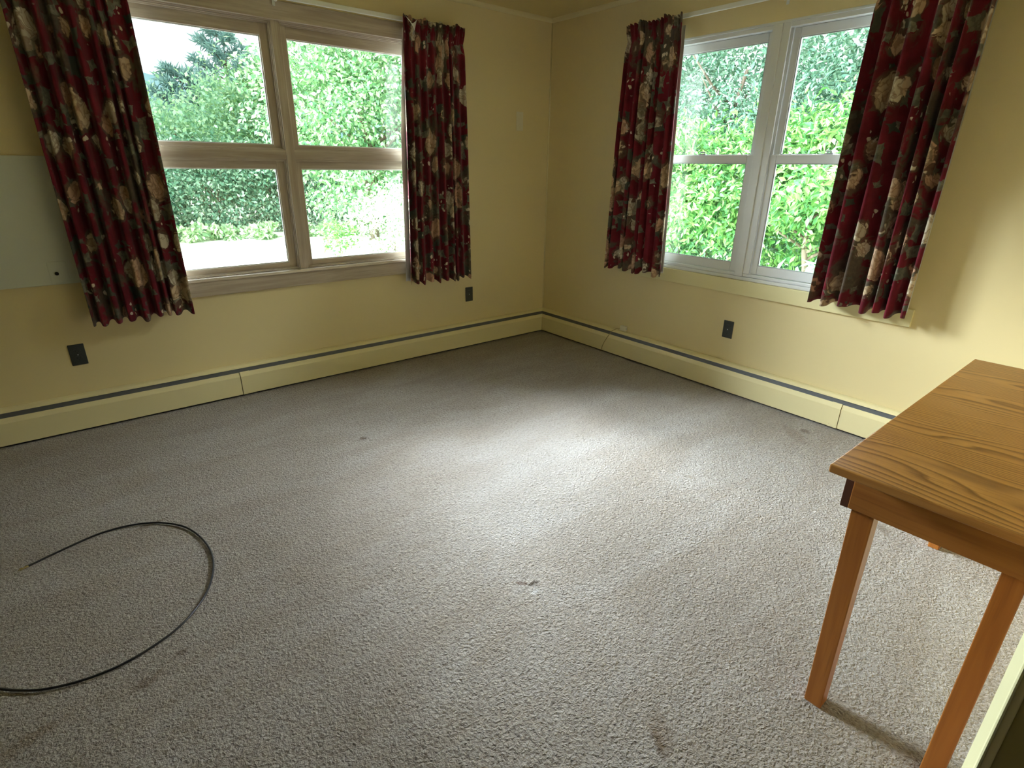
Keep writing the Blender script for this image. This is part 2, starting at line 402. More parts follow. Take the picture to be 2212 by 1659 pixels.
# door opening trim beside the camera
d = empty('door_1', (-2.157, YN, 0)); struct(d)
prof = [(.055, .0002), (.055, .014), (.030, .0185), (.014, .0185), (-.0035, .0045), (-.0085, .0028), (-.0100, .0002), (-.0085, -.0022), (-.0050, -.0030), (-.0045, .0002)]
m_ = len(prof); v = [(px, py, z) for z in (0, 2.12) for px, py in prof]
f = [(i, (i+1) % m_, m_+(i+1) % m_, m_+i) for i in range(m_)] + [tuple(range(m_)), tuple(reversed(range(m_, 2*m_)))]
MB().add(v, f).build('door_casing', M_cream, d)
MB().box(-.0045, -.0003, -.0155, -.0002, 0, 2.1).build('door_jamb_edge', M_cream2, d, bevel=.002)

# ------------------------------------------------------------------ baseboard heaters
def run(name, prof, s0, s1, axis, mat, parent, miter=(True, False), bevel=0):
    """extrude a (depth, z) profile along a wall from s0 (corner side) to s1; mitred at the corner"""
    v = []; m = len(prof)
    for end, s in ((0, s0), (1, s1)):
        for dp, z in prof:
            q = s - dp if (end == 0 and miter[0]) else s
            v.append((q, -dp, z) if axis == 'x' else (-dp, q, z))
    f = [(i, (i+1) % m, m+(i+1) % m, m+i) for i in range(m)] + [tuple(range(m)), tuple(reversed(range(m, 2*m)))]
    return MB().add(v, f).build(name, mat, parent, bevel=bevel)
cap = [(.0005, .1975), (.012, .1985), (.028, .1955), (.040, .187), (.044, .180), (.041, .179), (.036, .184), (.026, .191), (.0005, .192)]
damper = [(.003, .1905), (.024, .190), (.034, .183), (.037, .172), (.045, .150), (.043, .146), (.030, .165), (.003, .180)]
front = [(.0495, .1565), (.0600, .137), (.0625, .131), (.0625, .0135), (.0600, .012), (.0590, .0135), (.0590, .130), (.0565, .136), (.0470, .1550)]
core = [(.0005, .178), (.020, .165), (.040, .13), (.050, .03), (.050, .004), (.0005, .004)]
def splice_prof(g): return [(a+g, z+(g if z > .15 else 0)) for a, z in front[:5]] + [(a+.0006, z) for a, z in front[5:]]
hl = empty('baseboard_heater', (0, 0, 0)); tag(hl, 'yellow enamelled baseboard heater running under the wood-framed window', 'heater')
run('top_cap', cap, 0, XL, 'x', M_heat, hl); run('damper_slot', damper, 0, XL, 'x', M_damper, hl); run('heater_core', core, 0, XL, 'x', M_dark, hl)
run('front_cover', front, 0, -2.585, 'x', M_heat, hl); run('front_cover', front, -2.588, XL, 'x', M_heat, hl, (False, False))
run('splice_plate', splice_prof(.003), -2.530, -2.5845, 'x', M_heat, hl, (False, False))
hr = empty('baseboard_heater', (0, 0, 0)); tag(hr, 'yellow enamelled baseboard heater running under the white window on the right', 'heater')
run('top_cap', cap, 0, YN, 'y', M_heat, hr); run('damper_slot', damper, 0, YN, 'y', M_damper, hr); run('heater_core', core, 0, YN, 'y', M_dark, hr)
run('front_cover', front, 0, -2.592, 'y', M_heat, hr); run('front_cover', front, -2.5945, YN, 'y', M_heat, hr, (False, False))
run('splice_plate', splice_prof(.003), -2.540, -2.5915, 'y', M_heat, hr, (False, False))
for y in (-2.549, -2.585):
    MB().tube([(-.0655, y, .028), (-.067, y, .028)], .0028, 10).build('screw', M_plate, hr)


# ------------------------------------------------------------------ left window (natural wood, four lights)
w1 = empty('window_1'); struct(w1)
x0, x1, z0, z1 = W1
MX0, MX1 = -2.1089, -2.0606
HZ = 2.119; CSZ = 2.212
cs = MB().box(x0-.085, x1+.085, -.02, -.0005, HZ, CSZ)
cs.build('head_casing', M_pine_h, w1, bevel=.003)
MB().box(x0-.085, x0+.008, -.02, -.0005, .752, HZ).build('side_casing', M_pine_v, w1, bevel=.003)
MB().box(x1-.008, x1+.085, -.02, -.0005, .752, HZ).build('side_casing', M_pine_v, w1, bevel=.003)
# jamb liner
b = MB().box(x0, x1, 0, T, HZ-.006, z1).box(x0, x0+.016, 0, T, .75, HZ-.006).box(x1-.016, x1, 0, T, .75, HZ-.006)
b.build('jamb_liner', M_pine_h, w1, bevel=.001)
MB().box(MX0, MX1, -.001, .095, .7505, HZ).build('mullion', M_pine_v, w1, bevel=.002)
TZ0, TZ1 = 1.401, 1.452
for xa, xb in ((x0+.016, MX0), (MX1, x1-.016)):
    MB().box(xa, xb, .004, .095, TZ0, TZ1).build('transom', M_pine_h, w1, bevel=.002)
MB().box(x0-.10, x1+.10, -.032, T, .7305, .7500).build('window_sill', M_sill, w1, bevel=.004, seg=3)
MB().box(x0-.085, x1+.085, -.021, -.0005, .6459, .7300).build('apron', M_pine_h, w1, bevel=.003)
def sash(xa, xb, za, zb, gx0, gx1, gz0, gz1):
    s = MB()
    # stop bead ring then sash ring
    def ring(ax, bx, az, bz, w_, y0_, y1_):
        s.box(ax, ax+w_, y0_, y1_, az, bz).box(bx-w_, bx, y0_, y1_, az, bz)
        s.box(ax+w_, bx-w_, y0_, y1_, az, az+w_).box(ax+w_, bx-w_, y0_, y1_, bz-w_, bz)
    ring(xa, xb, za, zb, .0105, .020, .032); ring(xa, xb, za, zb, .0050, .0085, .020)
    s.box(xa, gx0, .036, .062, za, zb).box(gx1, xb, .036, .062, za, zb).box(gx0, gx1, .036, .062, za, gz0).box(gx0, gx1, .036, .062, gz1, zb)
    o = s.build('sash', [M_pine_v, M_pine_h], w1, bevel=.0015)
    for p in o.data.polygons:
        if (p.index//6) in (2, 3, 6, 7, 10, 11): p.material_index = 1
    c_ = MB(); e = .006
    c_.box(gx0, gx0+e, .047, .052, gz0, gz1).box(gx1-e, gx1, .047, .052, gz0, gz1).box(gx0+e, gx1-e, .047, .052, gz0, gz0+e).box(gx0+e, gx1-e, .047, .052, gz1-e, gz1)
    c_.build('glazing_strip', M_white, o)
    MB().box(gx0+.001, gx1-.001, .0525, .0555, gz0+.001, gz1-.001).build('glass_pane', M_glass, o)
for xa, xb, gx0, gx1 in ((x0+.016, MX0, x0+.085, -2.165), (MX1, x1-.016, -2.018, x1-.085)):
    sash(xa, xb, TZ1, HZ-.0065, gx0, gx1, 1.480, 2.043)
    sash(xa, xb, .7505, TZ0, gx0, gx1, .792, 1.349)

# ------------------------------------------------------------------ right window (white vinyl double-hung pair)
w2 = empty('window_2'); struct(w2)
y0, y1, z0, z1 = W2
MY0, MY1 = -1.8405, -1.7900
b = MB().box(.0, T, y0, y0+.014, z0+.02, z1).box(.0, T, y1-.014, y1, z0+.02, z1).box(.0, T, y0+.014, y1-.014, z1-.012, z1)
b.build('window_frame', M_white, w2, bevel=.002)
MB().box(-.0015, .1, MY0, MY1, .757, z1-.012).build('mullion', M_white, w2, bevel=.003, seg=3)
MB().box(-.004, T, y0, y1, z0, .7565).build('window_sill', M_white, w2, bevel=.003)
MB().box(-.0185, -.0005, -2.79, -.86, .6457, .7345).build('apron', M_trimy, w2, bevel=.002)
MB().box(-.012, -.0005, -2.70, y0-.001, .735, z1+.06).build('side_casing', M_trimy, w2, bevel=.002)
MB().box(-.012, -.0005, y1+.001, -.86, .735, z1+.06).build('side_casing', M_trimy, w2, bevel=.002)
def dh(ya, yb, ja, jb):
    def fr(name, xa, xb, a, b_, za, zb, sw, rb, rtp):
        s = MB().box(xa, xb, a, a+sw, za, zb).box(xa, xb, b_-sw, b_, za, zb).box(xa, xb, a+sw, b_-sw, za, za+rb).box(xa, xb, a+sw, b_-sw, zb-rtp, zb)
        o = s.build(name, M_white, w2, bevel=.003, seg=2)
        MB().box((xa+xb)/2-.002, (xa+xb)/2+.002, a+sw-.002, b_-sw+.002, za+rb-.002, zb-rtp+.002).build('glass_pane', M_glass, o)
        e = .005; g = MB(); A, B, C_, D = a+sw, b_-sw, za+rb, zb-rtp
        g.box(xa+.004, xa+.010, A, A+e, C_, D).box(xa+.004, xa+.010, B-e, B, C_, D).box(xa+.004, xa+.010, A+e, B-e, C_, C_+e).box(xa+.004, xa+.010, A+e, B-e, D-e, D)
        g.build('glazing_bead', M_lock, o)
        return o
    # jamb tracks
    j = MB()
    for (p, q) in ((ya, ya+ja-.001), (yb-jb+.001, yb)):
        j.box(.006, .016, p, q, .777, z1-.012).box(.0465, .0525, p, q, .777, z1-.012).box(.085, .10, p, q, .777, z1-.012)
        if q-p > .02: j.box(.016, .085, p, p+.010, .777, z1-.012) if p == ya else j.box(.0165, .0845, q-.022, q, .777, z1-.012)
    j.build('jamb_track', M_white, w2, bevel=.001)
    j = MB().box(.010, .085, ya+.001, yb-.001, z1-.0335, z1-.0125); j.build('head_track', M_white, w2)
    a, c_ = ya+ja, yb-jb
    up_ = fr('sash', .054, .083, a, c_, 1.436, z1-.034, .038, .026, .046)
    lo = fr('sash', .018, .045, a, c_, .7785, 1.462, .038, .053, .046)
    MB().box(.004, .050, ya+.001, yb-.001, .757, .7765).build('sill_ramp', M_white, w2, bevel=.004)
    L_ = MB(); ym = (ya+yb)/2
    L_.box(.024, .042, ym-.022, ym+.022, 1.4625, 1.470).tube([(.033, ym-.012, 1.470), (.033, ym-.012, 1.478), (.033, ym+.02, 1.480)], .004, 8)
    L_.build('sash_lock', M_lock, lo, bevel=.001)
dh(y0+.014, MY0, .012, .042); dh(MY1, y1-.014, .010, .030)

# ------------------------------------------------------------------ curtain rods
def rod(axis, s0, s1, z, label, brs):
    mp = (lambda s, n, zz: (s, -n, zz)) if axis == 'x' else (lambda s, n, zz: (-n, s, zz))
    r = empty('curtain_rod', mp((s0+s1)/2, .0, z)); tag(r, label, 'curtain rod')
    def bx(mb, s_a, s_b, n_a, n_b, za, zb):
        p = mp(s_a, n_a, za); q = mp(s_b, n_b, zb); l = r.location
        mb.box(p[0]-l[0], q[0]-l[0], p[1]-l[1], q[1]-l[1], za-l[2], zb-l[2])
    m = MB(); bx(m, s0, s1, .056, .070, z-.012, z+.014); m.build('rod', M_rod, r, bevel=.004, seg=3)
    for s in (s0, s1):
        m = MB(); bx(m, s-.003, s+.003, .001, .069, z-.012, z+.014); m.build('return_end', M_rod, r, bevel=.002)
    for s in brs:
        m = MB(); bx(m, s-.010, s+.010, .0235, .058, z-.004, z+.006); bx(m, s-.008, s+.008, .0225, .0275, z-.040, z+.02)
        bx(m, s-.006, s+.006, .050, .072, z-.026, z-.012); m.build('bracket', M_rod, r, bevel=.002)
rod('x', -3.30, -.880, 2.222, 'white flat curtain rod across the top of the wood-framed window', (-2.085,))
rod('y', -.835, -2.81, 2.232, 'white flat curtain rod above the white window on the right wall', (-1.86,))

# ------------------------------------------------------------------ curtains
def curtain(name, axis, top, bot, zt, zb, nf, seed, label, sag=0, lin=(0, 0), slant=0, open_top=0, amp=.031):
    rnd = random.Random(seed)
    root = empty(name, (0, 0, 0)); tag(root, label, 'curtain', 'floral pinch-pleated curtains')
    nu, nz = 320, 70
    ws = [rnd.uniform(.6, 1.5) for _ in range(nf)]; tot = sum(ws); cum = [0]
    for q in ws: cum.append(cum[-1]+q/tot)
    am = [rnd.uniform(.4, 1.12) for _ in range(nf+1)]; zj = [rnd.uniform(-.010, .010) for _ in range(nf+1)]
    s = np.linspace(0, 1, nu); ph = np.interp(s, cum, np.arange(nf+1)); A = np.interp(ph, np.arange(nf+1), am)
    ZJ = np.interp(ph, np.arange(nf+1), zj)
    def grid(off, ext):
        V = np.zeros((nz, nu, 3)); t = np.linspace(0, 1, nz)
        for i, ti in enumerate(t):
            a = top[0]+(bot[0]-top[0])*ti; b_ = top[1]+(bot[1]-top[1])*ti
            sg = 1 if b_ > a else -1
            a -= sg*ext[0]*min(1, ti*5)*(.55+.45*math.sin(ti*9)); b_ += sg*ext[1]*min(1, ti*5)
            th = 2*PI*ph
            hd = max(0, 1-ti*17)           # stiff pinched header
            neck = math.exp(-((ti-.062)/.022)**2)
            g = min(1, .45+ti*1.3)
            wob = .35*np.sin(th*.5+seed+3*ti)
            o = A*amp*g*(np.cos(th+wob*ti)+.28*np.cos(2*th+1.1+ti))*(1-.5*neck)
            o = o + hd*.010*np.cos(3*th+seed) + hd*.012
            x = a+(b_-a)*s + g*np.sin(2*th+wob)*(b_-a)/nf*.05
            mid = (a+b_)/2; x = mid+(x-mid)*(1-.035*neck)
            z = zt+(zb-zt)*ti + np.zeros(nu)
            z += (1-ti)*hd*(.005*np.cos(3*th+1)+ZJ*1.2) + ti*ti*(ZJ*1.2 - .010*np.cos(th)) + slant*ti*(s-.5)
            z -= sag*ti*0
            n = .100 + off + o
            if axis == 'x': V[i] = np.stack([x, -n, z], 1)
            else: V[i] = np.stack([-n, x, z], 1)
        return V
    def emit(nm, V, mat, thick):
        Vb = V.reshape(-1, 3); idx = np.arange(nz*nu).reshape(nz, nu)
        F = np.stack([idx[:-1, :-1], idx[:-1, 1:], idx[1:, 1:], idx[1:, :-1]], -1).reshape(-1, 4)
        dd = np.linalg.norm(np.diff(V[nz//2], axis=0), axis=1); arc = np.concatenate([[0], np.cumsum(dd)])
        uv = np.stack([np.tile(arc, nz)+seed*1.37, Vb[:, 2]+seed*.71], 1)
        o = mesh_obj(nm, Vb, F.tolist(), mat, root, True, uv)
        m = o.modifiers.new('thickness', 'SOLIDIFY'); m.thickness = thick; m.offset = 0
        return o
    emit('printed_cloth', grid(0, (0, 0)), M_fabric, .0015)
    # the lining hangs flatter, behind the folds, and shows only past the edges
    G = np.zeros((nz, nu, 3)); t = np.linspace(0, 1, nz)
    for i, ti in enumerate(t):
        a = top[0]+(bot[0]-top[0])*ti; b_ = top[1]+(bot[1]-top[1])*ti; sg = 1 if b_ > a else -1
        e0 = lin[0]*(-3.0 + 3.5*min(1, ti/.38)) if lin[0] else -.012
        a -= sg*e0; b_ += sg*(lin[1] or -.012)
        x = a+(b_-a)*s; n = .0505+.004*np.sin(2*PI*ph*.5+2*ti); z = (zt-.048)+(zb+.012-zt+.048)*ti + .004*np.sin(2*PI*ph)*ti
        G[i] = np.stack([x, -n, z], 1) if axis == 'x' else np.stack([-n, x, z], 1)
    emit('lining', G, M_lining, .0008)
    return root
c1 = curtain('curtain', 'x', (-3.262, -2.792), (-3.243, -2.774), 2.235, .586, 8, 3, 'floral burgundy curtain at far left, beside the white wall panel', slant=.02)
c2 = curtain('curtain', 'x', (-1.345, -.888), (-1.384, -.858), 2.228, .583, 9, 5, 'narrow floral burgundy curtain on the right side of the wood-framed window, its white lining showing', lin=(.010, 0))
c3 = curtain('curtain', 'y', (-.848, -1.268), (-.806, -1.308), 2.236, .692, 8, 8, 'narrow floral burgundy curtain on the left side of the white window, nearest the room corner', lin=(0, -.016))
c4 = curtain('curtain', 'y', (-2.335, -2.795), (-2.312, -2.785), 2.236, .712, 6, 12, 'large floral burgundy curtain at far right, in front of bare yellow wall', amp=.042)
# turned-over corner of white lining at the header of the second curtain
V = []; n = 7
for i in range(n):
    t = i/(n-1)
    V += [(-1.338+.085*t, -.136-.006*math.sin(t*5), 2.228-.010*t-.03*math.sin(t*PI)), (-1.300+.035*math.sin(t*3)*t, -.140, 2.15+.05*(1-t)-.02*t)]
fl = mesh_obj('lining_flap', V, [(2*i, 2*i+1, 2*i+3, 2*i+2) for i in range(n-1)], M_lining, c2, True)
m = fl.modifiers.new('t', 'SOLIDIFY'); m.thickness = .0015

# ------------------------------------------------------------------ table
tb = empty('oak_table', (-2.0155, -3.228, 0), .0136)
tag(tb, 'narrow golden oak table with square legs standing against the near wall', 'table')
TL, TW, TH, TT = 1.235, .412, .750, .0215
mt = MB().box(0, TL, -TW, 0, TH-TT, TH).build('tabletop', M_oaktop, tb, bevel=.0035, seg=3)
mt.data.materials.append(M_edge)
for p in mt.data.polygons:
    if abs(p.normal.z) < .5: p.material_index = 1
def leg(a0, a1, b0, b1, t0, t1):
    # (a: along the table, b: away from the window side) tapering slightly to the foot
    v = [(a0, -b0-t0, 0), (a1, -b0-t0, 0), (a1, -b1+t1, 0), (a0, -b1+t1, 0), (a0, -b0, .7285), (a1, -b0, .7285), (a1, -b1, .7285), (a0, -b1, .7285)]
    MB().add(v, [(0,3,2,1),(4,5,6,7),(0,1,5,4),(1,2,6,5),(2,3,7,6),(3,0,4,7)]).build('leg', M_oak_z, tb, bevel=.002)
leg(.072, .117, .045, .096, .016, -.008); leg(.072, .117, .333, .376, 0, 0)
leg(1.146, 1.188, .050, .098, .012, 0); leg(1.146, 1.188, .333, .376, 0, 0)
MB().box(.0665, .0718, -.376, -.0400, .623, .7280).build('end_apron', M_oak_y, tb, bevel=.0015)
MB().box(1.1885, 1.203, -.376, -.0445, .620, .7280).build('end_apron', M_oak_y, tb, bevel=.0015)
o = MB().box(.0690, 1.188, -.0395, -.0215, .621, .7280).build('long_apron', [M_oak_x, M_endgrain], tb, bevel=.001)
for p in o.data.polygons:
    if abs(p.normal.x) > .5: p.material_index = 1
MB().box(.0725, 1.188, -.398, -.378, .620, .7280).build('long_apron', M_oak_x, tb, bevel=.001)

# ------------------------------------------------------------------ wall plates
def outlet(axis, s, z, label):
    o = empty('power_outlet', (s, -.0005, z) if axis == 'x' else (-.0005, s, z), 0 if axis == 'x' else -PI/2)
    tag(o, label, 'outlet', 'dark bronze power outlets')
    MB().box(-.035, .035, -.006, 0, -.057, .057).build('cover_plate', M_bronze, o, bevel=.003, seg=3)
    for dz in (.0195, -.0195):
        v = []; n = 20
        for yy in (-.0085, -.0055):
            for k in range(n):
                a = 2*PI*k/n; v.append((.0172*math.cos(a), yy, dz+max(-.0125, min(.0125, .0172*math.sin(a)))))
        f = [(k, (k+1) % n, n+(k+1) % n, n+k) for k in range(n)] + [tuple(range(n)), tuple(reversed(range(n, 2*n)))]
        r = MB().add(v, f).build('receptacle', M_bronze, o, bevel=.0006)
        MB().box(-.0078, -.0056, -.0089, -.0083, dz-.002, dz+.006).box(.0052, .0072, -.0089, -.0083, dz-.001, dz+.0055).tube([(0, -.0083, dz-.008), (0, -.0089, dz-.008)], .0022, 10).build('slots', M_dark, r)
    MB().tube([(0, -.0055, 0), (0, -.0078, 0)], .0032, 12).build('screw', M_lock, o)
outlet('x', -3.3412, .4127, 'dark bronze power outlet below the leftmost curtain')
outlet('x', -.8055, .4200, 'dark bronze power outlet low on the left wall, nearest the room corner')
outlet('y', -1.8089, .4078, 'dark bronze power outlet below the white window on the right wall')
bp = empty('blank_wall_plate', (-.3085, -.0005, 1.7035)); tag(bp, 'pale narrow blank wall plate high on the left wall near the corner', 'wall plate')
MB().box(-.033, .033, -.006, 0, -.067, .067).build('plate', M_boxw, bp, bevel=.003, seg=3)
for q in (.045, -.045): MB().tube([(0, -.005, q), (0, -.0075, q)], .003, 10).build('screw', M_plate, bp)

# white panel behind the first curtain
wp = empty('wall_panel', (-3.80, -.0005, 0)); tag(wp, 'large white rectangular panel mounted on the left wall behind the leftmost curtain', 'wall panel')
MB().box(-.52, .590, -.014, 0, .790, 1.397).build('panel', M_panel, wp, bevel=.003, seg=2)
MB().box(.438, .515, -.017, -.0142, .797, .905).build('cover', M_panel, wp, bevel=.002)
MB().tube([(.468, -.017, .846), (.468, -.026, .846)], .0085, 14).build('knob', M_dark, wp, bevel=.001)

# phone jack box and its thin wire
jb = empty('phone_jack_box', (-.002, -.956, .222)); tag(jb, 'small off-white phone jack box just above the right heater', 'phone jack')
MB().box(-.026, 0, -.026, .026, -.019, .020).build('box', M_boxw, jb, bevel=.003, seg=3)
MB().box(-.017, -.009, -.0272, -.0258, -.006, .006).build('socket', M_lock, jb)
M_wire = plain('painted_wire', (.36, .29, .12), .5)
pts = [(-.026, -.933, .218), (-.030, -.915, .214), (-.040, -.892, .203), (-.052, -.872, .186), (-.060, -.858, .160), (-.0655, -.835, .120), (-.0670, -.813, .080), (-.0675, -.798, .045), (-.0680, -.790, .012), (-.075, -.789, .004)]
def smooth_pts(P, n=8):
    P = [Vector(p) for p in P]; Q = []
    for i in range(len(P)-1):
        a, b_, c_, d_ = P[max(i-1, 0)], P[i], P[i+1], P[min(i+2, len(P)-1)]
        for k in range(n):
            t = k/n; Q.append(.5*((2*b_)+(-a+c_)*t+(2*a-5*b_+4*c_-d_)*t*t+(-a+3*b_-3*c_+d_)*t**3))
    Q.append(P[-1]); return Q
tag(MB().tube(smooth_pts(pts), .0022, 8).build('phone_wire', M_wire, smooth=True), 'thin yellowed wire hanging over the heater from the phone jack box', 'wire')

# black coaxial cable on the carpet
CP = [(-3.637,-1.281),(-3.559,-1.25),(-3.443,-1.212),(-3.365,-1.209),(-3.29,-1.229),(-3.215,-1.276),(-3.147,-1.364),(-3.110,-1.484),(-3.100,-1.605),(-3.118,-1.715),(-3.158,-1.815),(-3.212,-1.888),(-3.269,-1.938),(-3.342,-1.972),(-3.427,-1.992),(-3.514,-1.986),(-3.596,-1.958),(-3.656,-1.916),(-3.72,-1.855),(-3.80,-1.77),(-3.88,-1.66)]
cb = empty('coaxial_cable', (CP[0][0], CP[0][1], 0)); tag(cb, 'black coaxial cable lying in a loop on the carpet', 'cable')
L0 = Vector((CP[0][0], CP[0][1], 0))
MB().tube([p-L0 for p in smooth_pts([(x, y, .0062) for x, y in CP])], .0036, 12).build('cable_jacket', M_black, cb, smooth=True)
dirv = Vector((CP[0][0]-CP[1][0], CP[0][1]-CP[1][1], 0)).normalized()
def along(a, z=.0065): return dirv*a + Vector((0, 0, z))
MB().tube([along(0), along(.012)], .0046, 12).tube([along(.0125), along(.017)], .0030, 12).tube([along(.0172), along(.026)], .0056, 6).tube([along(.0262), along(.032)], .0009, 6).build('metal_connector', M_brass, cb)

# ------------------------------------------------------------------ outdoors
lawn = MB(); lawn.box(-40, 70, .6, 120, -.9, -.6).box(.6, 70, -30, .6, -.9, -.6); struct(lawn.build('lawn', M_lawn))
hv = []; hf = []; nx, ny = 60, 14; R = random.Random(4)
for j in range(ny):
    for i in range(nx):
        x = -60+i*5.0; t = j/(ny-1)
        z = -1 + (25-.10*(x-20)+1.2*math.sin(x*.11+1))*math.sin(t*PI*.5)+R.uniform(-.3, .3)
        hv.append((x, 130+t*60, z))
for j in range(ny-1):
    for i in range(nx-1):
        a = j*nx+i; hf.append((a, a+1, a+nx+1, a+nx))
struct(mesh_obj('hill', hv, hf, M_hill, smooth=True))

def leaves_mesh(name, C3, size, rng, aspect, mat, parent, droop=.0, updir=.35, clump=None, outward=None):
    n = len(C3)
    d = rng.normal(size=(n, 3)); d[:, 2] -= droop
    if outward is not None: d += outward*1.2
    d /= np.linalg.norm(d, axis=1)[:, None]+1e-9
    nn = rng.normal(size=(n, 3)); nn[:, 2] += updir*3
    if outward is not None: nn += outward*1.0
    s = np.cross(d, nn); s /= np.linalg.norm(s, axis=1)[:, None]+1e-9
    up_ = np.cross(s, d)
    L = (size*rng.uniform(.65, 1.3, n))[:, None]; Wd = L*aspect*.5
    p0 = C3; pm = C3+d*L*.5; p3 = C3+d*L - up_*L*.12
    a = pm+s*Wd+up_*L*.07; b_ = pm-s*Wd+up_*L*.07
    V = np.stack([p0, a, p3, b_], 1).reshape(-1, 3)
    i = np.arange(n)*4
    F = np.concatenate([np.stack([i, i+1, i+2], 1), np.stack([i, i+2, i+3], 1)])
    me = bpy.data.meshes.new(name); me.vertices.add(len(V)); me.vertices.foreach_set('co', V.astype(np.float32).ravel())
    me.loops.add(F.size); me.loops.foreach_set('vertex_index', F.astype(np.int32).ravel())
    me.polygons.add(len(F)); me.polygons.foreach_set('loop_start', np.arange(0, F.size, 3, dtype=np.int32))
    me.update(calc_edges=True); me.materials.append(mat)
    o = bpy.data.objects.new(name, me); COL.objects.link(o)
    if parent: o.parent = parent
    return o

def tree(name, loc, blobs, nleaf, size, mat, label, cat='tree', group=None, seed=1, aspect=.55, bark=None, trunk=None, shell=.45, droop=.3, twig=.33, nclump=60):
    """blobs: list of (dx,dy,z,rx,ry,rz) ellipsoids; leaves are gathered into clumps near their surfaces"""
    rng = np.random.default_rng(seed)
    root = empty(name, loc); tag(root, label, cat, group)
    vol = np.array([b_[3]*b_[4]+b_[4]*b_[5]+b_[3]*b_[5] for b_ in blobs]); cnt = (nleaf*vol/vol.sum()).astype(int)
    P = []; O = []
    for b_, c_ in zip(blobs, cnt):
        k_ = max(4, int(nclump*c_/nleaf)); u = rng.normal(size=(k_, 3)); u /= np.linalg.norm(u, axis=1)[:, None]
        r = 1-shell*rng.random(k_)**1.6; cc = u*r[:, None]
        which = rng.integers(0, k_, c_)
        off = rng.normal(size=(c_, 3))*twig*rng.uniform(.3, 1, (c_, 1))
        off[:, 2] *= .6
        q = cc[which]+off
        P.append(q*np.array(b_[3:6])+np.array(b_[:3])); O.append(u[which])
    P = np.concatenate(P); O = np.concatenate(O)
    ok = P[:, 2]+loc[2] > -.58; P = P[ok]; O = O[ok]
    leaves_mesh('foliage', P, size, rng, aspect, mat, root, droop, outward=O)
    if trunk is not None:
        h, r = trunk; R_ = random.Random(seed); m = MB()
        pts = [(R_.uniform(-.04, .04)*h*t/4, R_.uniform(-.04, .04)*h*t/4, -.02+h*t/6) for t in range(7)]
        m.tube(pts, [r*(1-.1*t) for t in range(7)], 10)
        for q in range(7):
            a = R_.uniform(0, 2*PI); s0_ = R_.uniform(.3, .85); p = Vector((0, 0, h*s0_)); L = h*R_.uniform(.25, .45)
            e = p+Vector((math.cos(a)*L, math.sin(a)*L, L*.7)); mid = (p+e)/2+Vector((0, 0, -.06*L))
            m.tube([p, mid, e], [r*.45, r*.3, r*.12], 7)
        m.build('trunk', bark or M_bark, root, smooth=True)
    return root
GZ = -.6
G1 = 'trees beyond the lawn'
tree('maple_tree', (3.6, 11.0, GZ), [(0,0,3.0,1.9,1.6,2.1), (-1.3,.2,3.4,1.3,1.2,1.5), (1.2,0,4.2,1.6,1.4,1.6), (-.3,-.2,1.5,1.5,1.2,1.1), (2.3,.3,2.4,1.4,1.3,1.8)], 26000, .13, M_leaf_maple, 'bright maple tree filling the upper right pane of the wood-framed window', seed=11, trunk=(3.6, .14), nclump=330)
tree('maple_tree', (7.6, 13.5, GZ), [(0,0,3.2,2.4,2.0,2.6), (-1.2,-.4,1.6,1.6,1.4,1.5), (.8,0,5.0,1.8,1.6,1.6)], 15000, .15, M_leaf_maple, 'maple tree farther back, seen along the edge of the second curtain', seed=12, trunk=(3.6, .15), nclump=220)
tree('broadleaf_tree', (0.1, 17.0, GZ), [(0,0,2.1,2.0,1.6,1.9), (1.7,.3,2.5,1.6,1.4,1.9), (-1.9,0,1.9,1.7,1.4,1.8)], 17000, .15, M_leaf_far, 'rounded light green tree at the left of the upper left window pane', seed=13, trunk=(2.6, .13), nclump=260)
tree('broadleaf_tree', (3.1, 18.5, GZ), [(0,0,2.8,1.7,1.5,2.1), (1.2,0,3.6,1.5,1.4,1.8)], 11000, .16, M_leaf_maple, 'light green tree standing between the pine and the bright maple', seed=14, trunk=(2.8, .13), nclump=180)
G2 = 'dark hedge shrubs at the far edge of the lawn'
for i, x in enumerate((-2.6, -1.0, .55, 2.2, 3.9, 5.8)):
    tree('hedge_shrub', (x, 15.0+.25*math.sin(i*2.1), GZ), [(0,0,1.1,1.15,.8,1.25), (.3,-.1,1.9,.9,.7,.8)], 6500, .12, M_leaf_dark, 'dark green hedge shrub at the far edge of the sunlit lawn', 'shrub', G2, seed=20+i, nclump=120, trunk=(1.4, .06))
G3 = 'low plants along the hedge foot'
for i in range(13):
    x = -1.6+i*.45+.12*math.sin(i*3.3); y = 13.6-.15*i*.5+.12*math.sin(i*1.7)
    tree('border_plant', (x, y, GZ), [(0,0,.16,.28,.26,.24)], 260, .16, M_leaf_pale, 'low bright leafy plant in the row at the foot of the hedge', 'plant', G3, seed=40+i, nclump=10, droop=0)
tree('pale_shrub', (2.35, 7.4, GZ), [(0,0,.75,.75,.7,.8), (-.55,.1,.45,.5,.5,.55), (.55,0,.9,.6,.6,.8)], 5200, .085, M_leaf_pale, 'sunlit pale shrub in the lower right pane, close to the second curtain', 'shrub', seed=60, nclump=120, trunk=(.7, .03))  # leaf colour is pale throughout, no blossoms modelled
tree('leafy_sapling', (1.35, 7.9, GZ), [(0,0,.55,.3,.3,.45)], 900, .08, M_leaf_lime, 'small lime green sapling left of the pale shrub on the lawn', 'plant', seed=61, nclump=30, trunk=(.6, .015))

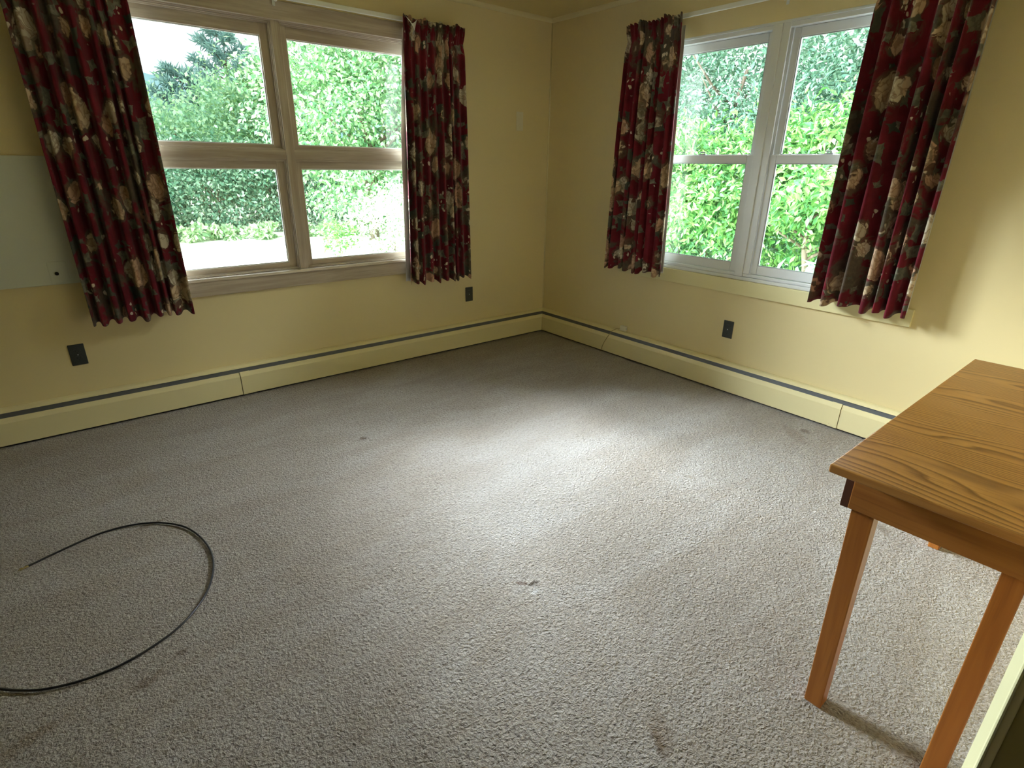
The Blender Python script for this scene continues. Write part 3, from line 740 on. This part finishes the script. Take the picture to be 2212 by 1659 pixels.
def pine(loc, h, label, seed):
    R_ = random.Random(seed); rng = np.random.default_rng(seed); root = empty('pine_tree', loc); tag(root, label, 'pine tree')
    m = MB().tube([(0,0,0), (0,0,h*.5), (.05,0,h)], [.16, .10, .015], 9); P = []; O = []
    for i in range(26):
        z = h*(.28+.70*i/25); L = (h*.34)*(1-(i/27))**.8*R_.uniform(.75, 1.15)+.25; a = i*2.4+R_.uniform(-.3, .3)
        e = Vector((math.cos(a)*L, math.sin(a)*L, z+L*.55)); s_ = Vector((0, 0, z))
        m.tube([s_, (s_+e)/2-Vector((0,0,.05*L)), e], [.035, .022, .006], 6)
        for t in np.linspace(.3, 1.0, 12):
            for _ in range(20):
                q = s_.lerp(e, float(t)); P.append((q.x+R_.gauss(0,.09), q.y+R_.gauss(0,.09), q.z+R_.gauss(0,.05)+.03)); O.append((math.cos(a)*.8, math.sin(a)*.8, .9))
    leaves_mesh('needles', np.array(P), .34, rng, .13, M_pine, root, 0, outward=np.array(O)*1.1)
    m.build('trunk', M_bark, root, smooth=True)
pine((4.1, 25.5, GZ), 7.0, 'tall blue-green pine against the white sky in the upper left pane', 71)
pine((2.3, 26.0, GZ), 5.4, 'shorter blue-green pine left of the tall pine', 72)

# outside the right window
tree('lime_shrub', (4.5, 1.75, GZ), [(0,0,1.65,1.1,1.15,.95), (.1,.75,1.6,.9,.9,.85), (-.2,-.5,1.75,.8,.8,.75)], 13000, .105, M_leaf_lime, 'bright lime green shrub filling the left half of the white window', 'shrub', seed=80, aspect=.38, nclump=190, trunk=(1.4, .05))
tree('lime_shrub', (4.5, -.25, GZ), [(0,0,2.05,1.0,1.05,.85), (.2,.7,1.9,.9,.85,.85), (0,-.8,2.15,.9,.9,.85), (.3,.5,1.2,.8,.8,.6)], 13000, .105, M_leaf_lime, 'lime green shrub arching over a dark hollow, right half of the white window', 'shrub', seed=81, aspect=.38, nclump=190, trunk=(2.0, .05))
tree('green_shrub', (4.9, 1.5, GZ), [(0,0,.65,.9,1.2,.85), (0,1.0,.6,.8,.9,.8)], 7000, .09, M_leaf_green, 'mid green shrub under the left lime green shrub', 'shrub', seed=88, nclump=150, trunk=(.8, .04), aspect=.4)
tree('dark_shrub', (6.2, .9, GZ), [(0,0,.9,1.0,1.4,1.1), (.2,1.2,.9,1.0,1.1,1.1), (0,-1.2,1.0,1.0,1.1,1.1)], 9000, .09, M_leaf_dark, 'dark shrub in the shadow below the lime green shrubs', 'shrub', seed=82, nclump=200, trunk=(1.2, .05))
tree('broad_leaved_plant', (3.35, -.80, GZ), [(0,0,.50,.40,.55,.42)], 330, .20, M_leaf_blue, 'blue-green broad-leaved plant at the bottom right of the white window', 'plant', seed=83, aspect=.42, nclump=45, droop=0, trunk=(.5, .02))
tree('woodland_tree', (10.2, 4.6, GZ), [(0,0,3.6,1.8,1.9,2.0), (.2,1.4,3.0,1.7,1.6,2.3), (0,-.8,2.2,1.6,1.4,1.6)], 16000, .14, M_leaf_mid, 'shaded woodland tree behind the left lime green shrub', 'tree', 'woodland trees behind the lime shrubs', seed=84, nclump=260, trunk=(4.2, .10), aspect=.4)
tree('woodland_tree', (10.6, 1.6, GZ), [(0,0,4.0,1.6,1.9,1.9), (0,1.1,2.6,1.5,1.5,1.8), (.2,-1.2,3.0,1.5,1.6,2.2)], 16000, .14, M_leaf_mid, 'shaded woodland tree with a pale trunk behind the right lime green shrub', 'tree', 'woodland trees behind the lime shrubs', seed=85, nclump=260, trunk=(4.8, .13), bark=M_birch, aspect=.4)
tree('woodland_tree', (13.0, 6.5, GZ), [(0,0,3.6,2.2,3.0,3.0), (0,3,3.2,2,2.4,3.0)], 11000, .17, M_leaf_dark, 'darkest tree deep in the wood, behind the other woodland trees', 'tree', seed=86, nclump=200, trunk=(4, .14))
tree('woodland_tree', (13.4, 1.6, GZ), [(0,0,3.8,2.2,3.0,3.2)], 9000, .17, M_leaf_dark, 'dark woodland tree deep in the wood at the right edge of the white window', 'tree', seed=87, nclump=180, trunk=(4, .14))
